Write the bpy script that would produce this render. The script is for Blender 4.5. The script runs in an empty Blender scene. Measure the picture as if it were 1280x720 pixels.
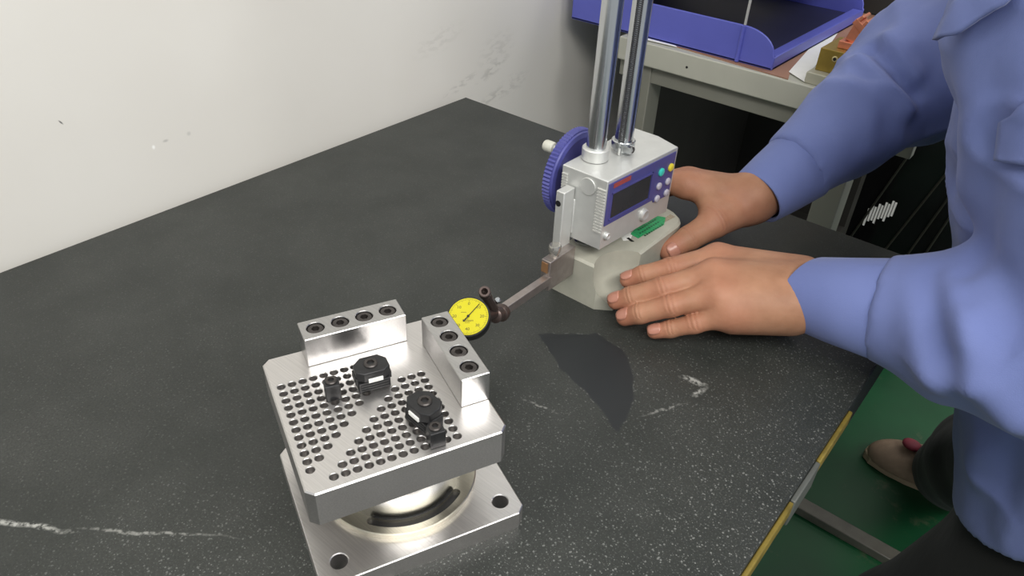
import bpy, bmesh, math, random
import numpy as np
from mathutils import Vector, Matrix
from mathutils.bvhtree import BVHTree

random.seed(4)
TZ = 0.80                      # height of the granite table top above the floor
D = bpy.data
SC = bpy.context.scene
COL = SC.collection

# ------------------------------------------------------------------ camera
F_PX, PITCH, ROLL, YAW = 920.31, 0.6157, 0.0503, -0.6663
CAM = np.array([0.71128, -0.77168, 0.40])          # relative to the table's far left corner
def cam_axes():
    cy, sy = math.cos(YAW), math.sin(YAW); cp, sp = math.cos(PITCH), math.sin(PITCH)
    f = np.array([sy*cp, cy*cp, -sp]); r = np.array([cy, -sy, 0.]); u = np.cross(r, f)
    cr, sr = math.cos(ROLL), math.sin(ROLL)
    return cr*r + sr*u, -sr*r + cr*u, f
CR, CU, CF = cam_axes()
cd = D.cameras.new('camera'); cam = D.objects.new('camera', cd); COL.objects.link(cam)
cd.sensor_width = 36; cd.lens = F_PX / 1280 * 36; cd.clip_start = .01; cd.clip_end = 50
cam.matrix_world = Matrix(((CR[0], CU[0], -CF[0], CAM[0]), (CR[1], CU[1], -CF[1], CAM[1]),
                           (CR[2], CU[2], -CF[2], CAM[2] + TZ), (0, 0, 0, 1)))
SC.camera = cam

# ------------------------------------------------------------------ world, lights, exposure
wd = D.worlds.new('world'); SC.world = wd; wd.use_nodes = True
wd.node_tree.nodes['Background'].inputs[0].default_value = (.86, .90, .92, 1)
wd.node_tree.nodes['Background'].inputs[1].default_value = .62
def area(name, loc, target, sx, sy, power, col=(1, .97, .93)):
    l = D.lights.new(name, 'AREA'); l.shape = 'RECTANGLE'; l.size = sx; l.size_y = sy; l.energy = power; l.color = col
    o = D.objects.new(name, l); COL.objects.link(o); o.location = (loc[0], loc[1], loc[2] + TZ)
    d = Vector(target) - Vector(loc); o.rotation_euler = d.to_track_quat('-Z', 'Y').to_euler(); return o
area('ceiling_lamp', (1.9, -1.0, 1.7), (0.5, -.4, .1), 2.4, .5, 60)
area('ceiling_lamp', (0.5, -1.6, 1.9), (0.4, -.8, 0), 1.6, .4, 16)
area('ceiling_lamp', (0.9, 1.2, 1.9), (0.6, .4, 0), 1.5, .3, 12)
SC.view_settings.view_transform = 'Standard'
SC.view_settings.look = 'None'
SC.view_settings.exposure = -0.1
SC.view_settings.gamma = 1.0

# ------------------------------------------------------------------ helpers
def ray(px, py): return CF + CR*((px - 640)/F_PX) - CU*((py - 360)/F_PX)
def P(px, py, z):
    v = ray(px, py); return CAM + v*((z - CAM[2])/v[2])
def PY(px, py, y):
    v = ray(px, py); return CAM + v*((y - CAM[1])/v[1])
def PX(px, py, x):
    v = ray(px, py); return CAM + v*((x - CAM[0])/v[0])

def srgb(r, g, b):
    f = lambda c: (c/255/12.92) if c/255 <= .04045 else ((c/255 + .055)/1.055)**2.4
    return (f(r), f(g), f(b), 1)

class N:                                        # tiny node-graph helper
    def __init__(s, name):
        s.m = D.materials.new(name); s.m.use_nodes = True; s.t = s.m.node_tree
        s.b = s.t.nodes['Principled BSDF']
    def n(s, typ, **kw):
        x = s.t.nodes.new(typ)
        for k, v in kw.items():
            if k.startswith('i_'): x.inputs[k[2:].replace('_', ' ')].default_value = v
            else: setattr(x, k, v)
        return x
    def l(s, a, b): s.t.links.new(a, b)
    def coord(s, scale=(1, 1, 1), loc=(0, 0, 0), rot=(0, 0, 0), out='Object'):
        c = s.n('ShaderNodeTexCoord'); m = s.n('ShaderNodeMapping')
        m.inputs['Scale'].default_value = scale; m.inputs['Location'].default_value = loc; m.inputs['Rotation'].default_value = rot
        s.l(c.outputs[out], m.inputs[0]); return m.outputs[0]
    def noise(s, vec, scale, detail=3, rough=.5):
        x = s.n('ShaderNodeTexNoise'); x.inputs['Scale'].default_value = scale
        x.inputs['Detail'].default_value = detail; x.inputs['Roughness'].default_value = rough
        if vec is not None: s.l(vec, x.inputs['Vector'])
        return x.outputs['Fac']
    def ramp(s, fac, stops):
        r = s.n('ShaderNodeValToRGB'); e = r.color_ramp.elements
        while len(e) < len(stops): e.new(.5)
        for q, (p, c) in zip(e, stops): q.position = p; q.color = c if hasattr(c, '__len__') else (c, c, c, 1)
        s.l(fac, r.inputs[0]); return r.outputs[0]
    def mix(s, fac, a, b, mode='MIX'):
        x = s.n('ShaderNodeMix', data_type='RGBA', blend_type=mode)
        for i, v in ((0, fac), (6, a), (7, b)):
            if hasattr(v, 'links') or isinstance(v, bpy.types.NodeSocket): s.l(v, x.inputs[i])
            else: x.inputs[i].default_value = v
        return x.outputs[2]
    def math(s, op, a, b=0., clamp=False):
        x = s.n('ShaderNodeMath', operation=op, use_clamp=clamp)
        for i, v in enumerate((a, b)):
            if isinstance(v, bpy.types.NodeSocket): s.l(v, x.inputs[i])
            else: x.inputs[i].default_value = v
        return x.outputs[0]
    def bump(s, h, strength=.3, dist=.001):
        x = s.n('ShaderNodeBump'); x.inputs['Strength'].default_value = strength; x.inputs['Distance'].default_value = dist
        s.l(h, x.inputs['Height']); s.l(x.outputs[0], s.b.inputs['Normal']); return x

def plain(name, col, rough=.5, metal=0., var=.08, nscale=60, bump=.0, spec=None, coat=0):
    g = N(name); v = g.coord()
    f = g.noise(v, nscale, 4)
    dark = tuple(c*(1 - var) for c in col[:3]) + (1,); lite = tuple(min(1, c*(1 + var)) for c in col[:3]) + (1,)
    g.l(g.ramp(f, [(.3, dark), (.7, lite)]), g.b.inputs['Base Color'])
    g.b.inputs['Roughness'].default_value = rough; g.b.inputs['Metallic'].default_value = metal
    if spec is not None: g.b.inputs['Specular IOR Level'].default_value = spec
    if coat: g.b.inputs['Coat Weight'].default_value = coat
    if bump: g.bump(g.noise(v, nscale*6, 3), bump, .0006)
    return g.m

def brushed(name, col, rough, rot=0., amount=.25):
    g = N(name); v = g.coord(scale=(30, 1300, 1300), rot=(0, 0, rot))
    f = g.noise(v, 1.0, 3); big = g.noise(g.coord(), 30, 3)
    g.l(g.ramp(f, [(.3, tuple(c*.86 for c in col[:3]) + (1,)), (.7, col)]), g.b.inputs['Base Color'])
    g.b.inputs['Metallic'].default_value = 1
    r = g.math('ADD', g.math('MULTIPLY', big, .16), rough - .06); g.l(r, g.b.inputs['Roughness'])
    g.bump(f, amount*.6, .0002); return g.m

# ---- mesh building -------------------------------------------------
class MB:
    def __init__(s): s.v = []; s.f = []; s.mi = []; s.cur = 0
    def add(s, vs, fs):
        o = len(s.v); s.v += [tuple(map(float, q)) for q in vs]
        s.f += [tuple(i + o for i in q) for q in fs]; s.mi += [s.cur]*len(fs); return s
    def mat(s, i): s.cur = i; return s
    def box(s, x0, x1, y0, y1, z0, z1, M=None):
        v = [(x, y, z) for z in (z0, z1) for x, y in ((x0, y0), (x1, y0), (x1, y1), (x0, y1))]
        if M is not None: v = [tuple(M @ Vector(q)) for q in v]
        return s.add(v, [(3, 2, 1, 0), (4, 5, 6, 7), (0, 1, 5, 4), (1, 2, 6, 5), (2, 3, 7, 6), (3, 0, 4, 7)])
    def prism(s, poly, z0, z1, c=0., M=None):
        n = len(poly); a = np.array(poly, float)
        ar = .5*sum(a[i][0]*a[(i+1) % n][1] - a[(i+1) % n][0]*a[i][1] for i in range(n))
        if ar < 0: a = a[::-1]
        rings = [(a, z0), (a, z1 - c)]
        if c > 0: rings.append((inset(a, c), z1))
        v = [(q[0], q[1], z) for A, z in rings for q in A]
        if M is not None: v = [tuple(M @ Vector(q)) for q in v]
        f = [tuple(range(n))[::-1]]
        for k in range(len(rings) - 1):
            for i in range(n): j = (i + 1) % n; f.append((k*n + i, k*n + j, (k+1)*n + j, (k+1)*n + i))
        f.append(tuple(range((len(rings)-1)*n, len(rings)*n)))
        return s.add(v, f)
    def lathe(s, prof, c, axis=(0, 0, 1), n=32, cap=True):      # prof: [(r, h)...]
        M = frame(c, axis); v = []; f = []
        for r, h in prof:
            for k in range(n):
                t = 2*math.pi*k/n; v.append(M @ Vector((r*math.cos(t), r*math.sin(t), h)))
        for i in range(len(prof) - 1):
            for k in range(n):
                j = (k + 1) % n; f.append((i*n + k, i*n + j, (i+1)*n + j, (i+1)*n + k))
        if cap:
            f.append(tuple(range(n))[::-1]); f.append(tuple(range((len(prof)-1)*n, len(prof)*n)))
        return s.add(v, f)
    def cyl(s, c, r, h, axis=(0, 0, 1), n=28, bev=0.):
        if bev: return s.lathe([(r - bev, 0), (r, bev), (r, h - bev), (r - bev, h)], c, axis, n)
        return s.lathe([(r, 0), (r, h)], c, axis, n)
    def tube(s, pts, r, n=8):
        for a, b in zip(pts[:-1], pts[1:]):
            d = np.array(b) - np.array(a); s.cyl(a, r, float(np.linalg.norm(d)), d, n)
        return s

def inset(a, c):
    n = len(a); o = []
    for i in range(n):
        p0, p1, p2 = a[i-1], a[i], a[(i+1) % n]
        d1 = (p1 - p0)/np.linalg.norm(p1 - p0); d2 = (p2 - p1)/np.linalg.norm(p2 - p1)
        n1 = np.array([-d1[1], d1[0]]); n2 = np.array([-d2[1], d2[0]]); b = n1 + n2
        o.append(p1 + b*(c/max(.3, (b @ n1))))
    return np.array(o)

def frame(c, axis):
    z = Vector(axis).normalized(); x = z.orthogonal().normalized() if abs(z.z) < .999 else Vector((1, 0, 0))
    y = z.cross(x).normalized()
    return Matrix(((x.x, y.x, z.x, c[0]), (x.y, y.y, z.y, c[1]), (x.z, y.z, z.z, c[2]), (0, 0, 0, 1)))

def base_of(v):
    a = np.array(v); lo, hi = a.min(0), a.max(0); return np.array([(lo[0]+hi[0])/2, (lo[1]+hi[1])/2, lo[2]])

def world_base(o):
    p = np.zeros(3)
    while o is not None: p += np.array(o.location); o = o.parent
    return p - np.array([0, 0, TZ])

def build(mb, name, mats, parent=None, bevel=0., smooth=None, seg=2, mesh=None):
    """one mesh object; vertices are given relative to the table corner"""
    if not isinstance(mats, (list, tuple)): mats = [mats]
    o0 = world_base(parent) if parent is not None else base_of(mb.v)
    me = D.meshes.new(name)
    me.from_pydata((np.array(mb.v) - o0).tolist(), [], mb.f); me.update()
    for m in mats: me.materials.append(m)
    if len(mats) > 1: me.polygons.foreach_set('material_index', mb.mi)
    o = D.objects.new(name, me); COL.objects.link(o)
    if parent is not None: o.parent = parent
    else: o.location = (o0[0], o0[1], o0[2] + TZ)
    if bevel:
        b = o.modifiers.new('bevel', 'BEVEL'); b.width = bevel; b.segments = seg; b.limit_method = 'ANGLE'; b.angle_limit = math.radians(40)
        b.harden_normals = False
    if smooth is not None or bevel:
        me.polygons.foreach_set('use_smooth', [True]*len(me.polygons))
        me.set_sharp_from_angle(angle=math.radians(smooth if smooth is not None else 30))
    return o

def tag(o, label, cat, group=None):
    o['label'] = label; o['category'] = cat
    if group: o['group'] = group
    return o
def thing(name, loc, label, cat, group=None):
    o = D.objects.new(name, None); COL.objects.link(o); o.empty_display_size = .02
    o.location = (loc[0], loc[1], loc[2] + TZ); return tag(o, label, cat, group)
def struct(o): o['kind'] = 'structure'; return o

def cut(o, cutter):
    """exact boolean difference baked into o's mesh; cutter is an MB in table coordinates"""
    me = D.meshes.new('cutter'); wb = world_base(o)
    me.from_pydata((np.array(cutter.v) - wb).tolist(), [], cutter.f); me.update()
    bm = bmesh.new(); bm.from_mesh(me); bmesh.ops.recalc_face_normals(bm, faces=bm.faces); bm.to_mesh(me); bm.free()
    c = D.objects.new('cutter', me); COL.objects.link(c); c.parent = o
    m = o.modifiers.new('cut', 'BOOLEAN'); m.operation = 'DIFFERENCE'; m.object = c; m.solver = 'EXACT'
    bpy.context.view_layer.update()
    ev = o.evaluated_get(bpy.context.evaluated_depsgraph_get())
    new = D.meshes.new_from_object(ev); old = o.data; o.modifiers.remove(m); o.data = new; new.name = old.name
    D.objects.remove(c); D.meshes.remove(me); D.meshes.remove(old)
    new.polygons.foreach_set('use_smooth', [True]*len(new.polygons)); new.set_sharp_from_angle(angle=math.radians(28))
    return o

def socket_screw(mb, c, r, h, hexr=None, depth=None, n=24, axis=(0, 0, 1)):
    """cap screw: c is the centre of the TOP face"""
    hexr = hexr or r*.56; depth = depth or r*.7; M = frame(c, axis); b = r*.14
    def ring(fn, z): return [M @ Vector((*fn(2*math.pi*k/n), z)) for k in range(n)]
    circ = lambda R: (lambda t: (R*math.cos(t), R*math.sin(t)))
    def hexf(t):
        q = (t % (math.pi/3)) - math.pi/6; R = hexr*math.cos(math.pi/6)/math.cos(q); return (R*math.cos(t), R*math.sin(t))
    rs = [ring(circ(r), -h), ring(circ(r), -b), ring(circ(r - b), 0), ring(hexf, 0), ring(hexf, -depth)]
    v = [q for R in rs for q in R]; f = [tuple(range(n))[::-1]]
    for i in range(len(rs) - 1):
        for k in range(n): j = (k+1) % n; f.append((i*n+k, i*n+j, (i+1)*n+j, (i+1)*n+k))
    f.append(tuple(range(4*n, 5*n)))
    return mb.add(v, f)

# ---- signed-distance modelling -------------------------------------
def grid(lo, hi, h):
    ax = [np.arange(lo[i], hi[i] + h, h) for i in range(3)]
    return np.stack(np.meshgrid(*ax, indexing='ij'), -1).astype(np.float32), np.array(lo, float)
def cone(p, a, b, r1, r2):
    a = np.array(a, np.float32); b = np.array(b, np.float32); ba = b - a; L2 = float(ba @ ba)
    t = np.clip(((p - a) @ ba)/max(L2, 1e-12), 0, 1)
    return np.linalg.norm(p - a - t[..., None]*ba, axis=-1) - (r1 + (r2 - r1)*t)
def ell(p, c, r, R=None):
    q = p - np.array(c, np.float32)
    if R is not None: q = q @ np.array(R, np.float32)
    r = np.array(r, np.float32); k0 = np.linalg.norm(q/r, axis=-1); k1 = np.linalg.norm(q/(r*r), axis=-1)
    return k0*(k0 - 1)/np.maximum(k1, 1e-9)
def smin(a, b, k):
    h = np.clip(.5 + .5*(b - a)/k, 0, 1); return b*(1 - h) + a*h - k*h*(1 - h)
def surf(Fv, lo, h, relax=2):
    """surface nets: vertices (n,3) and quads"""
    s = Fv < 0; nx, ny, nz = s.shape
    cs = sum(s[i:nx-1+i, j:ny-1+j, k:nz-1+k].astype(np.int8) for i in (0, 1) for j in (0, 1) for k in (0, 1))
    act = (cs > 0) & (cs < 8); idx = -np.ones(act.shape, np.int64); I = np.argwhere(act); idx[act] = np.arange(len(I))
    acc = np.zeros((len(I), 3)); cnt = np.zeros(len(I))
    corners = [np.array(c) for c in ((0,0,0),(1,0,0),(0,1,0),(1,1,0),(0,0,1),(1,0,1),(0,1,1),(1,1,1))]
    val = [Fv[tuple((I + c).T)] for c in corners]
    for a in range(8):
        for b in range(a + 1, 8):
            d = corners[b] - corners[a]
            if abs(d).sum() != 1: continue
            va, vb = val[a], val[b]; m = (va < 0) != (vb < 0)
            t = np.where(m, va/np.where(va == vb, 1, va - vb), 0)
            acc[m] += (corners[a] + t[:, None]*d)[m]; cnt[m] += 1
    V = I + acc/cnt[:, None]; Q = []
    for ax in range(3):
        u, w = [(1, 2), (2, 0), (0, 1)][ax]
        sl0 = [slice(1, -1)]*3; sl0[ax] = slice(0, -1); sl1 = list(sl0); sl1[ax] = slice(1, None)
        A = s[tuple(sl0)]; B = s[tuple(sl1)]; ch = A != B; E = np.argwhere(ch); fl = A[ch]
        E = E + np.array([0 if i == ax else 1 for i in range(3)])
        du = np.eye(3, dtype=int)[u]; dw = np.eye(3, dtype=int)[w]
        q = np.stack([idx[tuple((E - du - dw).T)], idx[tuple((E - dw).T)], idx[tuple(E.T)], idx[tuple((E - du).T)]], 1)
        q = np.where(fl[:, None], q, q[:, ::-1]); Q.append(q)
    Q = np.concatenate(Q); V = lo + V*h
    for _ in range(relax): V = laplace(V, Q, .5)
    return V, Q
def laplace(V, Q, w):
    acc = np.zeros_like(V); c = np.zeros(len(V))
    for k in range(4):
        for j in ((k+1) % 4, (k+3) % 4):
            for a in range(3): acc[:, a] += np.bincount(Q[:, k], V[Q[:, j], a], len(V))
            c += np.bincount(Q[:, k], minlength=len(V))
    return V*(1 - w) + w*acc/np.maximum(c, 1)[:, None]
def normals(V, Q):
    n = np.cross(V[Q[:, 2]] - V[Q[:, 0]], V[Q[:, 3]] - V[Q[:, 1]]); o = np.zeros_like(V)
    for k in range(4):
        for a in range(3): o[:, a] += np.bincount(Q[:, k], n[:, a], len(V))
    return o/np.maximum(np.linalg.norm(o, axis=1), 1e-12)[:, None]
_rs = np.random.RandomState(7); _lat = _rs.rand(32, 32, 32)
def vnoise(p):
    i = np.floor(p).astype(int); f = p - i; f = f*f*(3 - 2*f); o = 0
    for a in (0, 1):
        for b in (0, 1):
            for c in (0, 1):
                w = (f[:, 0] if a else 1-f[:, 0])*(f[:, 1] if b else 1-f[:, 1])*(f[:, 2] if c else 1-f[:, 2])
                o = o + w*_lat[(i[:, 0]+a) % 32, (i[:, 1]+b) % 32, (i[:, 2]+c) % 32]
    return o*2 - 1
def organic(V, Q, name, mats, parent=None, attrs=None):
    o0 = world_base(parent) if parent is not None else base_of(V)
    me = D.meshes.new(name); me.from_pydata((V - o0).tolist(), [], Q.tolist()); me.update()
    for m in (mats if isinstance(mats, list) else [mats]): me.materials.append(m)
    for k, a in (attrs or {}).items():
        at = me.attributes.new(k, 'FLOAT', 'POINT'); at.data.foreach_set('value', np.asarray(a, np.float32))
    me.polygons.foreach_set('use_smooth', [True]*len(me.polygons))
    o = D.objects.new(name, me); COL.objects.link(o)
    if parent is not None: o.parent = parent
    else: o.location = (o0[0], o0[1], o0[2] + TZ)
    return o

# ------------------------------------------------------------------ materials
def granite():
    g = N('dark_granite'); v = g.coord(out='Object')
    base = g.noise(v, 14, 5, .6)
    c = g.ramp(base, [(.3, srgb(40, 43, 40)), (.7, srgb(56, 58, 55))])
    c = g.mix(g.ramp(g.noise(v, 620, 3, .6), [(.35, .45), (.6, 0.)]), c, srgb(26, 29, 28))
    # dust specks of two sizes
    vo = g.n('ShaderNodeTexVoronoi', feature='F1'); vo.inputs['Scale'].default_value = 620; g.l(v, vo.inputs['Vector'])
    wn = g.n('ShaderNodeTexWhiteNoise', noise_dimensions='3D'); g.l(vo.outputs['Color'], wn.inputs['Vector'])
    rad = g.math('MULTIPLY', g.math('POWER', wn.outputs['Value'], 4.0), .50)
    sp = g.math('LESS_THAN', vo.outputs['Distance'], rad)
    fine = g.ramp(g.noise(v, 760, 3), [(.58, 0.), (.72, 1.)])
    # dust is thicker to the front right, thin along the wall
    pos = g.n('ShaderNodeSeparateXYZ'); g.l(v, pos.inputs[0])
    zone = g.math('ADD', g.math('MULTIPLY', pos.outputs[0], 1.5), g.math('MULTIPLY', pos.outputs[1], -.6))
    cl = g.ramp(g.math('ADD', zone, g.math('MULTIPLY', g.noise(v, 7, 3), .5)), [(.28, .12), (.75, 1.)])
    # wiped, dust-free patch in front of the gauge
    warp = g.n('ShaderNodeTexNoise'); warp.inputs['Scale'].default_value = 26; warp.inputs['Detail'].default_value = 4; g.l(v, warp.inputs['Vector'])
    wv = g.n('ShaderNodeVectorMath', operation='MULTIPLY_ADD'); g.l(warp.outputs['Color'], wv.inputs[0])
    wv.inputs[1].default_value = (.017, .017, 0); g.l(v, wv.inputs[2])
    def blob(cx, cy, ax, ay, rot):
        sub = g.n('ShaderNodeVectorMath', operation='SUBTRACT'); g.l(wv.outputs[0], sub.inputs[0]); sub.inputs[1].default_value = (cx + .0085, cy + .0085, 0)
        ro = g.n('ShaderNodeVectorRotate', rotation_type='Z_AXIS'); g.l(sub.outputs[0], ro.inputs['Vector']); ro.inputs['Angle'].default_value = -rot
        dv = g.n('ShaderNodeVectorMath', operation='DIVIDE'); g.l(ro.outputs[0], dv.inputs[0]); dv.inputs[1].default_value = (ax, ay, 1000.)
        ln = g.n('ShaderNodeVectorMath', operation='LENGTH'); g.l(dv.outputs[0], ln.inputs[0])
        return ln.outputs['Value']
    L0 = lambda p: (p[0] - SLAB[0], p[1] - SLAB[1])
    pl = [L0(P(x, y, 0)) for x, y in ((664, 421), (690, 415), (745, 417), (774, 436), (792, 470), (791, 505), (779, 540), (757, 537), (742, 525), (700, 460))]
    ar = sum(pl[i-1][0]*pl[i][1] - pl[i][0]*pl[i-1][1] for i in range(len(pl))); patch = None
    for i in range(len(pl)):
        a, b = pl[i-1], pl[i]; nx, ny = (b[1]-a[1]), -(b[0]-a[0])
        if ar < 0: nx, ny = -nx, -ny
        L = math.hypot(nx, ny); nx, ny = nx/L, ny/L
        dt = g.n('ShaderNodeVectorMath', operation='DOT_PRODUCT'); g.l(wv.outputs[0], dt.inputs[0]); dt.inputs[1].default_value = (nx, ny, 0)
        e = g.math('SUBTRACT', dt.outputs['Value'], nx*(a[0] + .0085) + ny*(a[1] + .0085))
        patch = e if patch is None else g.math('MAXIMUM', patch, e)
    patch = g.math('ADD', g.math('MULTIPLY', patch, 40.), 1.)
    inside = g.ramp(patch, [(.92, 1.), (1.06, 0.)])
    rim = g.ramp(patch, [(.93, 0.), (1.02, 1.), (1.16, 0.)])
    mask = g.math('MULTIPLY', g.math('MAXIMUM', g.math('MULTIPLY', sp, .60), g.math('MULTIPLY', fine, .42)), cl)
    mask = g.math('MULTIPLY', mask, g.math('SUBTRACT', 1., inside))
    mask = g.math('ADD', mask, g.math('MULTIPLY', g.math('MULTIPLY', rim, g.ramp(g.noise(v, 240, 3), [(.55, 0.), (.62, 1.)])), .35), True)
    c = g.mix(mask, c, srgb(150, 152, 148))
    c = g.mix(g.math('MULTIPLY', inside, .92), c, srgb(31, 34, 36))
    # chalk hook and the long scratch
    def streak(p, q, w):
        p = np.array(L0(p)); q = np.array(L0(q)); m = (p + q)/2; d = q - p
        return g.ramp(blob(m[0], m[1], float(np.linalg.norm(d))/2, w, math.atan2(d[1], d[0])), [(.4, 1.), (1., 0.)])
    br = g.ramp(g.noise(v, 300, 3), [(.40, 0.), (.6, 1.)])
    for a, b, w, k in ((P(850, 470, 0), P(884, 482, 0), .0035, .6), (P(884, 482, 0), P(862, 497, 0), .0030, .6),
                       (P(-40, 644, 0), P(105, 666, 0), .0028, .75), (P(80, 660, 0), P(310, 672, 0), .0016, .45),
                       (P(650, 497, 0), P(700, 520, 0), .0016, .4), (P(795, 520, 0), P(860, 503, 0), .0014, .35)):
        c = g.mix(g.math('MULTIPLY', g.math('MULTIPLY', streak(a, b, w), br), k), c, srgb(176, 176, 170))
    g.l(c, g.b.inputs['Base Color'])
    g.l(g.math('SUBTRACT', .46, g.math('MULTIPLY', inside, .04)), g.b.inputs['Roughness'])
    g.b.inputs['Specular IOR Level'].default_value = .42
    g.bump(g.noise(v, 1200, 2), .08, .0004)
    return g.m

def wall_paint(name='wall_paint', scuff=True):
    g = N(name); v = g.coord(out='Object')
    c = g.ramp(g.noise(v, 3.5, 4), [(.3, srgb(216, 213, 206)), (.7, srgb(223, 221, 215))])
    if scuff:
        def spot(y, z, ay, az, rot, col, k, br):
            global c_
            sub = g.n('ShaderNodeVectorMath', operation='SUBTRACT'); g.l(v, sub.inputs[0]); sub.inputs[1].default_value = (0, y - WALL[1], z - WALL[2])
            ro = g.n('ShaderNodeVectorRotate', rotation_type='X_AXIS'); g.l(sub.outputs[0], ro.inputs['Vector']); ro.inputs['Angle'].default_value = -rot
            dv = g.n('ShaderNodeVectorMath', operation='DIVIDE'); g.l(ro.outputs[0], dv.inputs[0]); dv.inputs[1].default_value = (1000., ay, az)
            ln = g.n('ShaderNodeVectorMath', operation='LENGTH'); g.l(dv.outputs[0], ln.inputs[0])
            m = g.ramp(ln.outputs['Value'], [(.3, 1.), (1., 0.)])
            if br: m = g.math('MULTIPLY', m, g.ramp(g.noise(g.coord(scale=(1, 60, 160)), 1, 4), [(.47, 0.), (.58, 1.)]))
            return g.mix(g.math('MULTIPLY', m, k), c, col)
        def wy(px, py): q = PX(px, py, -.012); return q[1], q[2]
        for px, py, ay, az, rot, col, k, br in (
            (76, 153, .0035, .0010, -1.0, srgb(70, 70, 70), .9, False), (192, 184, .0022, .003, 0, srgb(246, 246, 243), 1, False),
            (207, 176, .004, .002, 0, srgb(165, 165, 160), .6, False), (236, 167, .003, .003, 0, srgb(165, 165, 160), .4, False),
            (615, 88, .045, .010, .35, srgb(150, 148, 142), .35, True), (575, 107, .05, .008, .3, srgb(150, 148, 142), .35, True),
            (620, 65, .05, .035, .4, srgb(165, 163, 155), .22, True), (615, 122, .04, .012, .2, srgb(150, 148, 142), .3, True),
            (550, 50, .06, .02, .2, srgb(170, 168, 160), .2, True), (640, 105, .05, .02, .2, srgb(150, 148, 142), .22, True)):
            y, z = wy(px, py); c = spot(y, z, ay, az, rot, col, k, br)
    g.l(c, g.b.inputs['Base Color']); g.b.inputs['Roughness'].default_value = .55
    g.bump(g.noise(v, 160, 3), .06, .001)
    return g.m

def skin():
    g = N('skin'); v = g.coord(out='Object')
    c = g.ramp(g.noise(v, 55, 4), [(.3, srgb(150, 108, 82)), (.7, srgb(168, 125, 98))])
    at = g.n('ShaderNodeAttribute', attribute_name='flush'); c = g.mix(g.math('MULTIPLY', at.outputs['Fac'], .42, True), c, srgb(172, 100, 82))
    vo = g.n('ShaderNodeTexVoronoi'); vo.inputs['Scale'].default_value = 900; g.l(v, vo.inputs['Vector'])
    cr = g.n('ShaderNodeAttribute', attribute_name='crease')
    c = g.mix(g.math('MULTIPLY', g.math('MAXIMUM', g.math('MULTIPLY', cr.outputs['Fac'], -1.), 0.), .30), c, srgb(140, 84, 66))
    g.l(c, g.b.inputs['Base Color']); g.b.inputs['Roughness'].default_value = .55; g.b.inputs['Specular IOR Level'].default_value = .35
    g.b.inputs['Subsurface Weight'].default_value = .08; g.b.inputs['Subsurface Radius'].default_value = (1, .35, .2); g.b.inputs['Subsurface Scale'].default_value = .004
    h = g.math('ADD', g.math('MULTIPLY', cr.outputs['Fac'], .8), g.math('ADD', g.math('MULTIPLY', vo.outputs['Distance'], .12), g.math('MULTIPLY', g.noise(v, 120, 4), .9)))
    g.bump(h, .35, .0010); return g.m

def cloth(name, a, b, weave=1500, rough=.85, wr=.25):
    g = N(name); v = g.coord(out='Object')
    g.l(g.ramp(g.noise(v, 9, 5), [(.3, a), (.7, b)]), g.b.inputs['Base Color'])
    g.b.inputs['Roughness'].default_value = rough; g.b.inputs['Sheen Weight'].default_value = .12; g.b.inputs['Specular IOR Level'].default_value = .2
    h = g.math('ADD', g.math('MULTIPLY', g.noise(v, weave, 2), .12), g.noise(g.coord(scale=(1, 1, .5)), 34, 3, .45))
    g.bump(h, wr, .006); return g.m

def floor_paint():
    g = N('green_floor_paint'); v = g.coord(out='Object')
    c = g.ramp(g.noise(v, 5, 5), [(.3, srgb(6, 60, 34)), (.7, srgb(12, 80, 44))])
    c = g.mix(g.ramp(g.noise(v, 13, 6, .7), [(.60, 0.), (.72, .8)]), c, srgb(84, 90, 70))
    g.l(c, g.b.inputs['Base Color']); g.b.inputs['Roughness'].default_value = .5; return g.m

SLAB = np.array([.33, -.60, -.05]); WALL = np.array([-.036, .2, -TZ])
STEEL = brushed('ground_steel', srgb(222, 219, 217), .33, .41)
STEEL_SIDE = brushed('ground_steel_side', srgb(190, 189, 188), .30, 1.157)
STEEL_POL = brushed('turned_steel', srgb(186, 181, 166), .32, 0, .1)
CHROME = plain('chrome_column', srgb(196, 199, 201), .2, 1, .04, 40)
CAST = plain('grey_enamel', srgb(168, 167, 154), .38, .0, .05, 90, .05)
ALU = plain('satin_aluminium', srgb(206, 207, 204), .42, .55, .04, 90, .05)
BLACKOX = plain('black_oxide', srgb(38, 38, 39), .38, .3, .2, 300, .1)
SCREW = plain('black_screw', srgb(66, 62, 60), .36, .5, .2, 200)
HOLE = plain('hole_shadow', srgb(35, 33, 32), .6, 0, .1)
TOOL = plain('burnished_tool_steel', srgb(158, 150, 146), .36, .8, .12, 120)
TOOLD = plain('dark_tool_steel', srgb(86, 74, 70), .36, .7, .15, 120)
YELLOW = plain('yellow_dial_card', srgb(192, 183, 16), .4, 0, .02)
BLACK = plain('black_plastic', srgb(24, 24, 25), .4, 0, .15)
INK = plain('dial_ink', srgb(70, 62, 30), .6, 0, .05)
WHEEL = plain('blue_knurled_plastic', srgb(74, 76, 142), .42, 0, .06, 80)
BEZEL = plain('purple_blue_panel', srgb(72, 72, 128), .28, 0, .05, 50)
LCD = plain('dark_display_glass', srgb(52, 52, 54), .12, 0, .1, 30)
TEAL = plain('teal_button', srgb(60, 190, 175), .35); YBTN = plain('yellow_button', srgb(214, 196, 60), .35)
GBTN = plain('grey_button', srgb(176, 172, 182), .35); RED = plain('red_print', srgb(146, 68, 66), .4)
WHITE = plain('white_label', srgb(232, 232, 228), .5, 0, .02)
GREEN = plain('green_sticker', srgb(40, 150, 92), .5, 0, .25, 500)
BLUEP = plain('blue_tray_plastic', srgb(92, 98, 186), .38, 0, .04, 20)
BENCH = plain('bench_cream_paint', srgb(178, 178, 166), .5, 0, .05, 14)
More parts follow.
